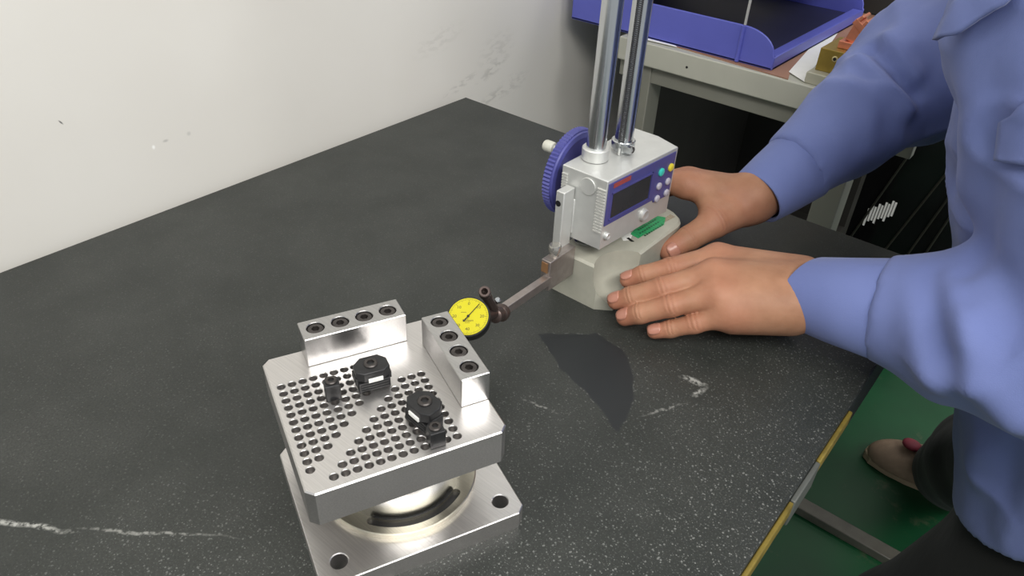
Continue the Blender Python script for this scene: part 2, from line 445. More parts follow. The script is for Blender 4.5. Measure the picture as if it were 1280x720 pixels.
BENCHD = plain('bench_grey_paint', srgb(128, 128, 118), .5, 0, .06, 14)
DARKW = plain('dark_bench_back', srgb(40, 38, 34), .6, 0, .2, 12)
BROWN = plain('brown_bench_mat', srgb(150, 112, 92), .6, 0, .1, 20)
BRASS = plain('brass_block', srgb(150, 128, 60), .42, .6, .12, 60)
COPPER = plain('copper', srgb(226, 146, 116), .35, .75, .12, 60)
GLASSY = plain('clear_knob', srgb(170, 168, 162), .18, .75, .1)
WORKBLUE = cloth('blue_work_shirt', srgb(98, 110, 160), srgb(110, 122, 171))
TROUSER = cloth('black_trousers', srgb(15, 16, 15), srgb(22, 23, 21), 900)
SHOE = plain('beige_shoe', srgb(150, 128, 108), .7, 0, .1, 90); SOLE = plain('pale_sole', srgb(170, 150, 125), .7)
PINK = plain('pink_shoe_trim', srgb(140, 54, 70), .6)
STANDG = plain('grey_stand_paint', srgb(84, 86, 82), .5, 0, .1, 30)
YTAPE = plain('worn_yellow_paint', srgb(112, 96, 36), .6, 0, .35, 60)
SKIN = skin(); NAIL = plain('nail', srgb(172, 120, 102), .30, 0, .03, 200); HAIR = plain('black_hair', srgb(18, 16, 15), .5)
CARPET = plain('black_film', srgb(14, 14, 15), .12, 0, .3, 20); PAPER = plain('paper', srgb(236, 236, 232), .6, 0, .02); CYAN = plain('teal_paper', srgb(90, 170, 178), .6)

# ------------------------------------------------------------------ setting
struct(build(MB().box(-.03, 2.4, -2.4, 2.4, -TZ - .02, -TZ), 'floor', floor_paint()))
w = build(MB().box(-.06, -.012, -2.4, 2.8, -TZ, 1.2), 'wall_left', wall_paint()); struct(w)
struct(build(MB().box(-.06, 2.4, 1.60, 1.65, -TZ, 1.2), 'wall_back', wall_paint('back_wall_paint', False)))

# ------------------------------------------------------------------ surface plate on its stand
t = thing('surface_plate', (SLAB[0], -.6, -.05), 'large dark speckled granite surface plate under the fixture and gauge', 'table')
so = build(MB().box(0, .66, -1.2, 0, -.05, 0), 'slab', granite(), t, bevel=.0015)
so.data.transform(Matrix.Identity(4))
for y0, y1 in ((-.337, -.268), (-.56, -.386)):
    o = build(MB().box(.66, .6635, y0, y1, -.018, -.004), 'edge_guard', YTAPE, t, bevel=.001); o['label'] = 'worn yellow edge strip'
build(MB().box(.66, .664, -.385, -.338, -.030, -.004), 'edge_bracket', STANDG, t, bevel=.001)
st = thing('plate_stand', (.33, -.6, -TZ), 'grey steel stand under the granite surface plate', 'stand')
m = MB()
for x in (.10, .56):
    for y in (-1.1, -.1): build(MB().box(x-.03, x+.03, y-.03, y+.03, -TZ, -.05), 'leg', STANDG, st, bevel=.002)
build(MB().box(.07, .59, -1.13, -1.07, -.11, -.051).box(.07, .59, -.13, -.07, -.11, -.051).box(.07, .13, -1.07, -.13, -.11, -.051).box(.53, .59, -1.07, -.13, -.11, -.051), 'top_frame', STANDG, st)
tag(build(MB().box(.48, .80, .350, .382, -TZ, -TZ + .02), 'steel_channel', plain('worn_channel', srgb(100, 98, 90), .5, 0, .15, 40), bevel=.002),
    'grey steel channel lying on the green floor beyond the table edge', 'beam')

# ------------------------------------------------------------------ fixture
FX, FY, TH = .4586, -.5614, 1.1569
def FM(): return Matrix.Translation((FX, FY, 0)) @ Matrix.Rotation(TH, 4, 'Z')
def fl(poly): return [tuple((FM() @ Vector((a*1, b*1, 0)))[:2]) for a, b in poly]
def chamf(x0, x1, y0, y1, c): return [(x0+c, y0), (x1-c, y0), (x1, y0+c), (x1, y1-c), (x1-c, y1), (x0+c, y1), (x0, y1-c), (x0, y0+c)]
fx = thing('clamping_fixture', (FX, FY, 0), 'steel clamping fixture with perforated square top plate and black clamps', 'fixture')
ZB, ZT0, ZT = .0141, .0587, .0839
bp = build(MB().prism(fl(chamf(-.0655, .0655, -.0577, .0577, .005)), 0, ZB, .0006), 'base_plate', STEEL, fx)
c = MB()
for x, y in ((-.0518, -.0438), (.0533, -.0443), (-.0518, .0438), (.0533, .0438)):
    q = FM() @ Vector((x, y, -.004)); c.lathe([(.0052, 0), (.0052, .0175), (.0058, .0182), (.0058, .022)], q, n=32)
cut(bp, c)
# riser: flanged ring with an arc slot
rc = FM() @ Vector((.002, .004, 0))
ri = build(MB().lathe([(.0510, ZB), (.0510, .0178), (.0504, .0184), (.0400, .0184)], (rc[0], rc[1], 0), n=96), 'riser_flange', STEEL_POL, fx)
build(MB().lathe([(.0402, .0184), (.0402, ZT0)], (rc[0], rc[1], 0), n=96), 'riser_column', brushed('turned_grey_steel', srgb(196, 196, 194), .2, 0, .1), fx, smooth=40)
c = MB(); a0, a1 = math.radians(-132), math.radians(-51); nn = 28; v = []; f = []
arc = []
for k in range(nn + 1):
    a = a0 + (a1 - a0)*k/nn; arc.append((.0456, a))
for k in range(1, 6):
    b = math.pi*k/6; arc.append((.0427 + .0029*math.cos(b), a1 + .0029/.0427*math.sin(b)))
for k in range(nn + 1):
    a = a1 + (a0 - a1)*k/nn; arc.append((.0398, a))
for k in range(1, 6):
    b = math.pi + math.pi*k/6; arc.append((.0427 + .0029*math.cos(b), a0 + .0029/.0427*math.sin(b)))
poly = [tuple((FM() @ Vector((.002 + r*math.cos(a), .004 + r*math.sin(a), 0)))[:2]) for r, a in arc]
c.prism(poly, .0151, .04); cut(ri, c)
build(MB().prism(poly, .01515, .0156), 'slot_shade', BLACK, ri)  # black insert, stands in for the shade inside the slot
# perforated plate
tp = build(MB().prism(fl(chamf(-.0640, .0543, -.0494, .0692, .0045)), ZT0, ZT, .0008), 'top_plate', STEEL, fx)
c = MB(); holes = []
for i in range(10):
    for j in range(12 - i): holes.append((-.0576 + .00655*i, .0400 - .00652*j))
for i in range(12):
    for j in range(min(i, 9) + 1): holes.append((-.0472 + .00654*i, -.0415 + .00647*j))
for x, y in holes:
    q = FM() @ Vector((x, y, ZT - .011)); c.lathe([(.0026, 0), (.0026, .0105), (.0028, .0107), (.0029, .0130)], q, n=20)
cut(tp, c)
def rail(x0, x1, y0, y1, spots):
    o = build(MB().prism(fl(chamf(x0, x1, y0, y1, .0004)), ZT + .0004, .1057, .0005), 'locating_rail', STEEL_SIDE, fx)
    c = MB()
    for x, y in spots:
        q = FM() @ Vector((x, y, .1057 - .006)); c.lathe([(.0056, 0), (.0056, .0055), (.0060, .0061), (.0060, .009)], q, n=28)
    cut(o, c)
    for x, y in spots:
        q = FM() @ Vector((x, y, .1050)); build(socket_screw(MB(), q, .0053, .005, .0027, .0034), 'cap_screw', SCREW, o, smooth=30)
rail(-.0382, .0279, .0512, .0706, [(-.0288 + .0158*k, .0612 - .0002*k) for k in range(4)])
rail(.0360, .0546, -.0214, .0447, [(.0452, .0358 - .0158*k) for k in range(4)])
def clamp(x, y, rot, hgt=.0155):
    M = FM() @ Matrix.Translation((x, y, 0)) @ Matrix.Rotation(rot, 4, 'Z'); z = ZT
    mb = MB(); low = [(-.0098, -.0066), (.0098, -.0066), (.0098, .0062), (.0052, .0086), (-.0052, .0086), (-.0098, .0062)]
    mb.prism(low, z + .0002, z + .0075, 0, M)
    mb.box(-.0112, .0112, -.0045, .0052, z + .0052, z + .0102, M)
    up = [(-.0105, -.0042), (-.0062, -.0074), (.0062, -.0074), (.0105, -.0042), (.0105, .0036), (.0062, .0086), (-.0052, .0086), (-.0105, .0036)]
    mb.prism(up, z + .0088, z + hgt, .0007, M)
    for k in range(3): mb.box(-.0088, .0088, -.0072, -.0064, z + .0012 + k*.002, z + .0021 + k*.002, M)
    o = build(mb, 'clamp_body', BLACKOX, fx, bevel=.0003)
    q = M @ Vector((0, .0008, z + hgt + .0012)); build(socket_screw(MB(), q, .0043, .0045, .0025, .003), 'cap_screw', SCREW, o, smooth=30)
    w = build(MB().box(-.0040, .0050, -.0083, -.0070, z + .0082, z + .0110, M), 'jaw_insert', WHITE, o, bevel=.0002); w['label'] = 'white strip on the clamp front'
def post(x, y, rot, s=.0046, hgt=.0118):
    M = FM() @ Matrix.Translation((x, y, 0)) @ Matrix.Rotation(rot, 4, 'Z'); z = ZT
    mb = MB().prism([(-s, -s), (s, -s), (s, s*.6), (s*.5, s*1.2), (-s*.5, s*1.2), (-s, s*.6)], z + .0002, z + hgt, .0005, M)
    o = build(mb, 'stop_block', BLACKOX, fx, bevel=.0003)
    q = M @ Vector((0, .0004, z + hgt + .0012)); build(socket_screw(MB(), q, .0036, .003, .0020, .0024), 'cap_screw', SCREW, o, smooth=30)
clamp(-.0058, .0206, -.03); clamp(.0118, -.0228, -1.26); post(-.0310, .0195, -.1); post(.0118, -.0408, -.03)

# ------------------------------------------------------------------ height gauge
G1 = (.4015, -.2715); G2 = (.4090, -.2395)
hg = thing('height_gauge', (.415, -.24, 0), 'grey digital twin-column height gauge held by both hands', 'height gauge')
out = [(.3895, -.302), (.4375, -.302), (.4515, -.292), (.4515, -.186)]
for k in range(1, 9):
    a = math.pi*k/9*1.0; out.append((.4205 + .031*math.cos(a), -.186 + .024*math.sin(a)))
out += [(.3895, -.186)]
gb = build(MB().prism(out, 0, .045, .0022), 'base', CAST, hg)
c = MB(); pr = []
for k in range(0, 9):
    a = -math.pi/2 + (math.pi/2)*k/8; pr.append((max(.0004, .031*math.cos(a)), .035 + .031*math.sin(a)))
pr.append((.031, .06)); c.lathe(pr, (.4585, -.285, 0), n=40); cut(gb, c)
bvl = gb.modifiers.new('bevel', 'BEVEL'); bvl.width = .0011; bvl.segments = 2; bvl.limit_method = 'ANGLE'; bvl.angle_limit = math.radians(32)
# torn calibration sticker on the base tongue
def patchpoly(pts, z, th=.0003): return MB().prism([tuple(P(x, y, z)[:2]) for x, y in pts], z, z + th)
s_ = build(patchpoly([(788, 293), (795, 285), (810, 278), (820, 270), (832, 272), (830, 281), (818, 288), (806, 293), (798, 298)], .0451), 'sticker', GREEN, gb); s_['label'] = 'torn green calibration sticker'
mk = MB()
for a, b in (((799, 292), (824, 277)), ((797, 288), (820, 274)), ((805, 295), (829, 280))):
    A = P(*a, .0455); B = P(*b, .0455); d = (B - A)/9
    for k in range(9):
        q = A + d*(k + .5); mk.box(q[0]-.0009, q[0]+.0009, q[1]-.0011, q[1]+.0011, .0453, .0455)
build(mk, 'sticker_print', plain('green_print', srgb(16, 84, 52), .5), gb)
build(patchpoly([(776, 296), (784, 289), (791, 292), (788, 300), (779, 301)], .0451, .0002), 'sticker_backing', WHITE, gb)
build(patchpoly([(783, 298), (786, 297), (793, 302), (789, 302)], .0453, .0002), 'sticker_remnant', BLACK, gb)
build(patchpoly([(812, 284), (828, 279), (844, 271), (838, 268), (832, 272)], .0451, .0002), 'sticker_remnant', plain('torn_paper', srgb(150, 138, 118), .7, 0, .3, 800), gb)
for (x, y), r in ((G1, .0086), (G2, .0081)):
    nm = build(MB().cyl((x, y, .045), r, .46, n=40), 'column', CHROME, hg, smooth=40)
    build(MB().lathe([(r, .0451), (r + .003, .0455), (r + .003, .047), (r, .0485)], (x, y, 0), n=32), 'column_ring', CHROME, nm, smooth=40)
# toothed rack let into the rear column
mb = MB(); ang = math.atan2(-.85, .25); dx, dy = math.cos(ang), math.sin(ang)
RM = Matrix.Translation((G2[0] + dx*.0068, G2[1] + dy*.0068, 0)) @ Matrix.Rotation(ang, 4, 'Z')
mb.box(-.002, .0012, -.0027, .0027, .13, .50, RM)
for k in range(230): mb.box(.0012, .0020, -.0026, .0026, .1305 + k*.0016, .1313 + k*.0016, RM)
build(mb, 'toothed_rack', plain('rack_steel', srgb(92, 92, 94), .4, .7, .1), hg)
build(MB().box(.388, .424, -.292, -.220, .505, .522), 'top_bridge', ALU, hg, bevel=.002)
# collars and clamp on the slider
build(MB().lathe([(.0118, .128), (.0118, .1375), (.0108, .1385), (.0086, .1385), (.0086, .128)], (*G1, 0), n=40, cap=False), 'collar', ALU, hg, smooth=30)
cl2 = build(MB().lathe([(.0105, .131), (.0105, .1372), (.0098, .1380), (.0081, .1380), (.0081, .131), (.0105, .131)], (*G2, 0), n=40, cap=False).box(G2[0]+.004, G2[0]+.0145, G2[1]-.0105, G2[1]-.0045, .1312, .1368), 'clamp_collar', CHROME, hg, smooth=30)
build(socket_screw(MB(), (G2[0]+.0147, G2[1]-.0076, .134), .0030, .002, axis=(1, -.2, 0)), 'clamp_screw', SCREW, cl2, smooth=30)
build(MB().cyl((G2[0]+.004, G2[1]-.0120, .128), .0012, .006, n=10), 'pin', ALU, hg)
# slider body
DX = .0077/.102
bod = [(.3885, -.300), (.4343, -.300), (.4420, -.198), (.4165, -.1895), (.3885, -.1895)]
body = build(MB().prism(bod, .0615, .1275, .0006), 'slider_body', ALU, hg, bevel=.0012)
def FD(y, z, off=0.):                            # point on the display face
    return np.array([.4343 + (y + .300)*DX + off, y - off*DX, z])
def face_panel(y0, y1, z0, z1, th, off=0., poly=None):
    pts = poly or [(y0, z0), (y1, z0), (y1, z1), (y0, z1)]
    n = len(pts); v = [FD(y, z, off) for y, z in pts] + [FD(y, z, off + th) for y, z in pts]
    f = [tuple(range(n))[::-1], tuple(range(n, 2*n))] + [(i, (i+1) % n, (i+1) % n + n, i + n) for i in range(n)]
    return MB().add(v, f)
pan = build(face_panel(0, 0, 0, 0, .0010, 0, [(-.2985, .0845), (-.2275, .0845), (-.2265, .0815), (-.2015, .0805), (-.2010, .1245), (-.2985, .1245)]), 'display_panel', BEZEL, hg, bevel=.0004)
build(face_panel(-.2915, -.2375, .0905, .1135, .0004, .0010), 'display_screen', LCD, pan)
build(MB().add(*(lambda A: (A.v, A.f))(face_panel(-.2935, -.2355, .0885, .0898, .0012, .0010))).add(*(lambda A: (A.v, A.f))(face_panel(-.2935, -.2355, .1142, .1155, .0012, .0010)))
      .add(*(lambda A: (A.v, A.f))(face_panel(-.2368, -.2352, .0885, .1155, .0012, .0010))), 'display_frame', BEZEL, pan)
build(face_panel(-.2925, -.2690, .1190, .1232, .0003, .0010), 'red_print', RED, pan)['label'] = 'faded red maker strip'
def button(y, z, r, m, nm='button', lab=None):
    q = FD(y, z, .0009); o = build(MB().lathe([(r, 0), (r, .0014), (r*.8, .0020), (r*.4, .0022)], q, (1, -DX, 0), 22), nm, m, pan, smooth=50)
    if lab: o['label'] = lab
button(-.2221, .1109, .0038, TEAL, lab='teal button'); button(-.2072, .1108, .0038, YBTN, lab='yellow button')
for y, z in ((-.2221, .0970), (-.2082, .0971), (-.2218, .0842), (-.2074, .0853)): button(y, z, .0034, GBTN)
for y, z, r in ((-.2385, .0735, .0058), (-.2933, .0735, .0034)):
    q = FD(y, z, 0); build(MB().lathe([(r, -.001), (r, .0022), (r*.75, .0032), (r*.5, .0026)], q, (1, -DX, 0), 28), 'round_key', ALU, hg, smooth=40)
# grip ribs on both edges of the left face
mb = MB()
for k in range(15):
    z = .0775 + k*.00285; mb.box(.4255, .4338, -.3011, -.2996, z, z + .0013)
for k in range(7):
    z = .1040 + k*.0025; mb.box(.3890, .3945, -.3011, -.2996, z, z + .0012)
build(mb, 'grip_ribs', plain('rib_aluminium', srgb(214, 214, 210), .35, .5, .02), hg)['kind'] = 'stuff'
build(MB().cyl((.4160, -.300, .1165), .0078, .0012, (0, -1, 0), 32, .0003), 'cover_disc', ALU, hg, smooth=40)
# hand wheel behind the slider
WC = (.375, -.2632, .1028)
n = 72; pr = []
for k in range(n*2):
    r = .0405 if k % 2 else .0393; a = 2*math.pi*k/(2*n); pr.append((r*math.cos(a), r*math.sin(a)))
wM = Matrix(((0, 0, 1, WC[0] - .0045), (1, 0, 0, WC[1]), (0, 1, 0, WC[2]), (0, 0, 0, 1)))
wh = MB(); wh.prism(pr, 0, .0075, 0, wM); wh.lathe([(.0385, 0), (.0378, .0016), (.033, .0020), (.031, .0008), (.008, .0008)], (WC[0] + .003, WC[1], WC[2]), (1, 0, 0), 72)
whl = build(wh, 'hand_wheel', WHEEL, hg, smooth=35)
build(MB().cyl((WC[0] + .0035, WC[1], WC[2]), .008, .0105, (1, 0, 0), 24), 'wheel_shaft', ALU, whl)
kq = (.3705, -.2800, .1275)
build(MB().lathe([(.0030, 0), (.0030, .006), (.0048, .0065), (.0052, .008), (.0052, .0150), (.0046, .0165)], kq, (-1, 0, 0), 24), 'wheel_knob', plain('pale_knob', srgb(192, 192, 180), .5), whl, smooth=40)
# scriber bar, clamp, crank arm
bar = build(MB().box(.3955, .4040, -.3165, -.3012, .024, .1115).box(.3925, .4045, -.3012, -.2995, .066, .100), 'scriber_bar', ALU, hg, bevel=.0012)
build(MB().lathe([(.0027, 0), (.0027, .0003), (.0001, .0003)], (.3985, -.3165, .1000), (0, -1, 0), 20), 'bar_hole', BLACK, bar)
ck = build(MB().box(.4022, .4118, -.3395, -.3025, .0270, .0568), 'scriber_clamp', TOOL, hg, bevel=.0006)
build(MB().box(.4030, .4095, -.3403, -.3390, .0450, .0545), 'brass_shim', plain('worn_brass', srgb(168, 128, 92), .35, .6), ck)
build(MB().lathe([(.0045, .0568), (.0045, .0575), (.0042, .060), (.0056, .0606), (.0056, .0655), (.0048, .0668)], (.4060, -.3265, 0), n=24), 'thumb_screw', GLASSY, ck, smooth=40)
arm = build(MB().box(.4060, .4128, -.398, -.3370, .0335, .0420), 'crank_arm', TOOL, hg, bevel=.0005)

# ------------------------------------------------------------------ dial test indicator on the crank arm
dt = thing('dial_indicator', (.416, -.43, .03), 'yellow-faced dial test indicator clamped to the arm of the gauge', 'dial gauge')
build(MB().lathe([(.0058, 0), (.0070, .0008), (.0074, .0035), (.0070, .0062), (.0052, .0075)], (.4095, -.3985, .0375), (.35, -1, .1), 28), 'swivel_knob', TOOLD, dt, smooth=45)
build(MB().lathe([(.0048, 0), (.0062, .001), (.0062, .0085), (.0046, .010)], (.4115, -.4055, .0400), (.25, -1, .32), 20), 'swivel_body', TOOLD, dt, smooth=45)
dc = np.array(PX(585.5, 396, .4195)); nv = np.array([.22, -.43, .875]); nv /= np.linalg.norm(nv)
bd = MB(); 
a = np.array([.4135, -.4150, .0465]); b = dc - nv*.006; d = b - a
bd.cyl(a, .0048, float(np.linalg.norm(d))*.75, d, 14)
build(bd, 'indicator_body', TOOLD, dt, bevel=.0005)
sm = PX(622, 375, .4175); build(MB().lathe([(.0022, -.003), (.0022, .0004), (.0016, .0010)], sm, (.3, -.5, .8), 16), 'silver_screw', CHROME, dt, smooth=40)
rg = PX(606, 366, .4165)
ringo = build(MB().lathe([(.0024, -.0035), (.0046, -.0035), (.0046, .0030), (.0040, .0036), (.0026, .0036), (.0024, .0030), (.0024, -.0035)], rg, (.35, -.5, .8), 26, cap=False), 'stem_ring', TOOLD, dt, smooth=40)
q = (np.array(rg) + np.array([.4145, -.4165, .052]))/2; d = np.array([.4145, -.4165, .052]) - np.array(rg); L = float(np.linalg.norm(d)); d /= L
build(MB().cyl(np.array(rg) + d*.0040, .0040, L - .004, d, 12), 'stem', TOOLD, ringo)
R0 = .0160
dcase = build(MB().lathe([(R0 - .002, -.0085), (R0, -.0075), (R0 + .0006, -.0045), (R0 + .0006, -.001), (R0, .0004), (R0 - .0009, .0004)], dc, nv, 56), 'dial_case', BLACK, dt, smooth=45)
fc = build(MB().lathe([(R0 - .0010, .0004), (R0 - .0010, .0009), (.0001, .0009)], dc, nv, 56), 'dial_face', YELLOW, dt, smooth=40)
fc['label'] = 'bright yellow dial face'
zz = Vector(nv); upv = (Vector(CU) - zz*Vector(CU).dot(zz)).normalized(); rt = upv.cross(zz)
DM = Matrix(((rt.x, upv.x, zz.x, dc[0]), (rt.y, upv.y, zz.y, dc[1]), (rt.z, upv.z, zz.z, dc[2]), (0, 0, 0, 1)))
tk = MB()
for k in range(80):
    r1 = R0 - .0016; L = .0022 if k % 10 == 0 else (.0016 if k % 5 == 0 else .0010)
    tk.box(-.00010, .00010, r1 - L, r1, .0009, .00100, DM @ Matrix.Rotation(-2*math.pi*k/80, 4, 'Z'))
for k, (x, y, w_) in enumerate(((-.0035, .0030, .0042), (-.0010, -.0022, .0030), (0, -.0042, .0050), (0, -.0053, .0040))):
    for j in range(int(w_/.0006)): tk.box(x - w_/2 + j*.0006, x - w_/2 + j*.0006 + .00036, y, y + .0005, .0009, .00096, DM)
build(tk, 'dial_marks', INK, fc)
def text_mesh(body, size, M, name, m, parent, ext=.00004):
    cu = D.curves.new('txt', 'FONT'); cu.body = body; cu.size = size; cu.extrude = ext; cu.align_x = 'CENTER'; cu.align_y = 'CENTER'; cu.resolution_u = 2
    to = D.objects.new('txt', cu); COL.objects.link(to); bpy.context.view_layer.update()
    me = D.meshes.new_from_object(to.evaluated_get(bpy.context.evaluated_depsgraph_get())); D.objects.remove(to); D.curves.remove(cu)
    mb = MB(); mb.add([M @ v.co for v in me.vertices], [tuple(p.vertices) for p in me.polygons]); D.meshes.remove(me)
    return build(mb, name, m, parent)
for k, s in enumerate(('0', '10', '20', '30', '40', '30', '20', '10')):
    a = -2*math.pi*k/8; q = DM @ Matrix.Translation((math.sin(-a)*.0103, math.cos(a)*.0103, .00098))
    text_mesh(s, .0033, q, 'dial_numeral', INK, fc)
text_mesh('0.01mm', .0025, DM @ Matrix.Translation((0, -.0033, .00098)), 'dial_lettering', INK, fc)
nd = MB(); nM = DM @ Matrix.Rotation(math.radians(-38), 4, 'Z')
nd.prism([(-.0004, -.0045), (.0004, -.0045), (.00022, .0128), (-.00022, .0128)], .0012, .0014, 0, nM).cyl(nM @ Vector((0, 0, .0011)), .0010, .0006, nv, 14).cyl(nM @ Vector((0, -.0048, .0012)), .0007, .0003, nv, 12)
build(nd, 'needle', BLACK, fc)
sd = np.array([.30, -.80, -.35]); sd /= np.linalg.norm(sd); s0 = dc - nv*.0055 + np.array([.004, -.012, -.006])
build(MB().cyl(s0, .0014, .016, sd, 10).lathe([(.0003, 0), (.0014, .0008), (.0014, .0022), (.0003, .003)], s0 + sd*.0155, sd, 12), 'stylus', CHROME, dt, smooth=40)

# ------------------------------------------------------------------ bench with trays
BZ, BY = .070, .222
be = thing('work_bench', (.33, .52, -TZ), 'pale grey-green work bench carrying the blue trays', 'bench')
build(MB().box(.115, .56, BY, .86, BZ - .035, BZ), 'bench_top', BENCH, be, bevel=.002)
build(MB().box(.115, .56, BY + .012, BY + .030, BZ - .062, BZ - .035), 'apron', BENCHD, be, bevel=.001)
build(MB().cyl((.235, BY, BZ - .019), .0018, .0006, (0, -1, 0), 12), 'bench_rivet', BLACK, be)
for x in (.155, .478):
    build(MB().box(x - .018, x + .018, BY + .010, BY + .05, -TZ, BZ - .035), 'leg', BENCHD, be, bevel=.0015)
build(MB().box(.12, .40, .80, .84, -TZ, BZ - .035), 'back_shade_panel', DARKW, be)  # added dark sheet, stands in for the shade under the bench
build(MB().box(.118, .128, .272, .80, -TZ, BZ - .035), 'end_shade_panel', DARKW, be)  # added too: hides the bright wall so the space below the top looks shaded
build(MB().box(.13, .40, .26, .80, -.42, -.40), 'lower_shelf', DARKW, be)
build(MB().box(.115, .85, .84, .86, BZ, .36), 'upright_panel', DARKW, be)
tag(build(MB().prism([tuple(P(811, 49, BZ)[:2]), tuple(P(985, 100, BZ)[:2]), (.372, .262), (.372, .66), (.13, .66), (.13, BY + .006)], BZ + .0001, BZ + .0016), 'bench_mat', BROWN), 'thin reddish brown sheet lying under the blue tray', 'mat')
tag(build(MB().prism([tuple(P(806, 51, BZ)[:2]), tuple(P(846, 60.5, BZ)[:2]), tuple(P(840, 55, BZ)[:2]), tuple(P(806, 45, BZ)[:2])], BZ + .0017, BZ + .0022), 'paper_slip', PAPER), 'white paper slip at the bench front edge below the lower blue tray', 'paper')

TC = P(964, 88.6, BZ + .0017); TX1, TY0 = float(TC[0]), float(TC[1])
def tray(z, name, label, x0=TX1 - .342, x1=TX1, y0=TY0, y1=TY0 + .37):
    t = thing(name, ((x0+x1)/2, (y0+y1)/2, z), label, 'letter tray', 'blue letter trays')
    H = .051; th = .003
    build(MB().box(x0, x1, y0, y1, z, z + .004), 'tray_floor', BLUEP, t, bevel=.001)
    def side(y):
        xs = [x0, x1 - .052]; pr = [(x0, z), (x1, z), (x1, z + .018)]
        for k in range(0, 9):
            a = math.pi/2*k/8; pr.append((x1 - .052 + .050*math.cos(a)*1.0, z + .020 + (H - .020)*math.sin(a)))
        pr.append((x0, z + H)); n = len(pr)
        v = [(a, y, b) for a, b in pr] + [(a, y + th, b) for a, b in pr]
        return MB().add(v, [tuple(range(n)), tuple(range(n, 2*n))[::-1]] + [(i, i + n, (i+1) % n + n, (i+1) % n) for i in range(n)])
    for y in (y0, y1 - th): build(side(y), 'side_wall', BLUEP, t, bevel=.0012)
    build(MB().box(x0, x0 + th, y0 + th, y1 - th, z, z + H), 'end_wall', BLUEP, t, bevel=.001)
    build(MB().box(x1 - th, x1, y0 + th, y1 - th, z, z + .017).box(x1 - .016, x1, y0 + .01, y1 - .01, z + .015, z + .018), 'front_lip', BLUEP, t, bevel=.001)
    r = build(MB().cyl((x1 - .052, y0 - .001, z + .001), .0030, H - .002, n=14), 'rib', BLUEP, t, smooth=40)
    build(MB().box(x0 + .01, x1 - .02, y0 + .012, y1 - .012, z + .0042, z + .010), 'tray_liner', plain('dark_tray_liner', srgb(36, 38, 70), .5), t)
    return t
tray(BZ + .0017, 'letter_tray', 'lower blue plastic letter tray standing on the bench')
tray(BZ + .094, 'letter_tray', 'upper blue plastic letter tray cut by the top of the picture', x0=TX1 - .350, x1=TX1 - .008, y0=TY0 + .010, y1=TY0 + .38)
for x, y, lb in ((TX1 - .052, TY0 + .0015, 'thin metal riser rod between the blue trays, at the front near the rounded corner'), (TX1 - .052, TY0 + .3685, 'thin metal riser rod between the blue trays, at the back right'),
                 (TX1 - .32, TY0 + .0015, 'thin metal riser rod between the blue trays, at the front left by the wall'), (TX1 - .32, TY0 + .3685, 'thin metal riser rod between the blue trays, at the back left by the wall')):
    tag(build(MB().cyl((x, y, BZ + .0528), .0019, .0411, n=12), 'riser_rod', ALU, smooth=40), lb, 'rod', 'riser rods of the blue trays')
tag(build(MB().prism([tuple(P(985.5, 91.5, BZ)[:2]), tuple(P(1005, 104, BZ)[:2]), (.343, .551), (.323, .561)], BZ + .0018, BZ + .0024), 'paper_strip', PAPER), 'long white paper strip between blue tray and brass block', 'paper')
tag(build(MB().prism([(.396, .262), (.404, .262), (.404, .33), (.392, .33)], BZ + .0026, BZ + .0030), 'teal_paper', CYAN), 'small teal paper showing behind the brass block', 'paper')
tag(build(MB().box(.4035, .480, .230, .33, BZ + .0002, .085), 'steel_slab', plain('grey_slab', srgb(182, 180, 162), .5, .2, .08, 30), bevel=.001), 'flat pale grey slab under the brass block on the bench', 'block')
bb = thing('brass_block', (.436, .28, .0852), 'brass block with a dark side hole holding the copper electrode', 'block')
bo = build(MB().box(.4085, .466, .246, .318, .0852, .1145), 'block_body', BRASS, bb, bevel=.0006)
build(MB().lathe([(.0038, 0), (.0038, .0004), (.0026, .0006)], (.4300, .246, .1045), (0, -1, 0), 20), 'hole_rim', plain('bright_brass', srgb(226, 210, 160), .3, .6), bb)
build(MB().cyl((.4300, .2455, .1045), .0022, .0008, (0, -1, 0), 16), 'hole', BLACK, bb)
ce = thing('copper_electrode', (.436, .28, .1147), 'stepped copper electrode with three fins standing on the brass block', 'electrode')
build(MB().box(.424, .447, .262, .292, .1147, .124), 'foot', COPPER, ce, bevel=.0006)
E0 = Matrix.Translation((.436, .278, .124)) @ Matrix.Rotation(.25, 4, 'Y')
build(MB().box(-.007, .009, -.010, .012, 0, .020, E0), 'neck', COPPER, ce, bevel=.0006)
E1 = E0 @ Matrix.Translation((.002, 0, .018)) @ Matrix.Rotation(.35, 4, 'Y')
build(MB().box(-.012, .016, -.013, .014, 0, .008, E1), 'head', COPPER, ce, bevel=.0005)
for k in range(3): build(MB().box(-.010 + k*.0085, -.0065 + k*.0085, -.013, .014, .008, .015, E1), 'fin', COPPER, ce, bevel=.0003)
tag(build(MB().box(.405, .43, .335, .40, BZ + .0022, .10), 'dark_block', BLACK, bevel=.001), 'small black block behind the brass block on the bench', 'block')
tag(build(MB().box(.27, .555, .665, .825, BZ + .0003, .21), 'dark_case', DARKW, bevel=.003), 'dark brown box at the back of the bench behind the copper electrode', 'box')
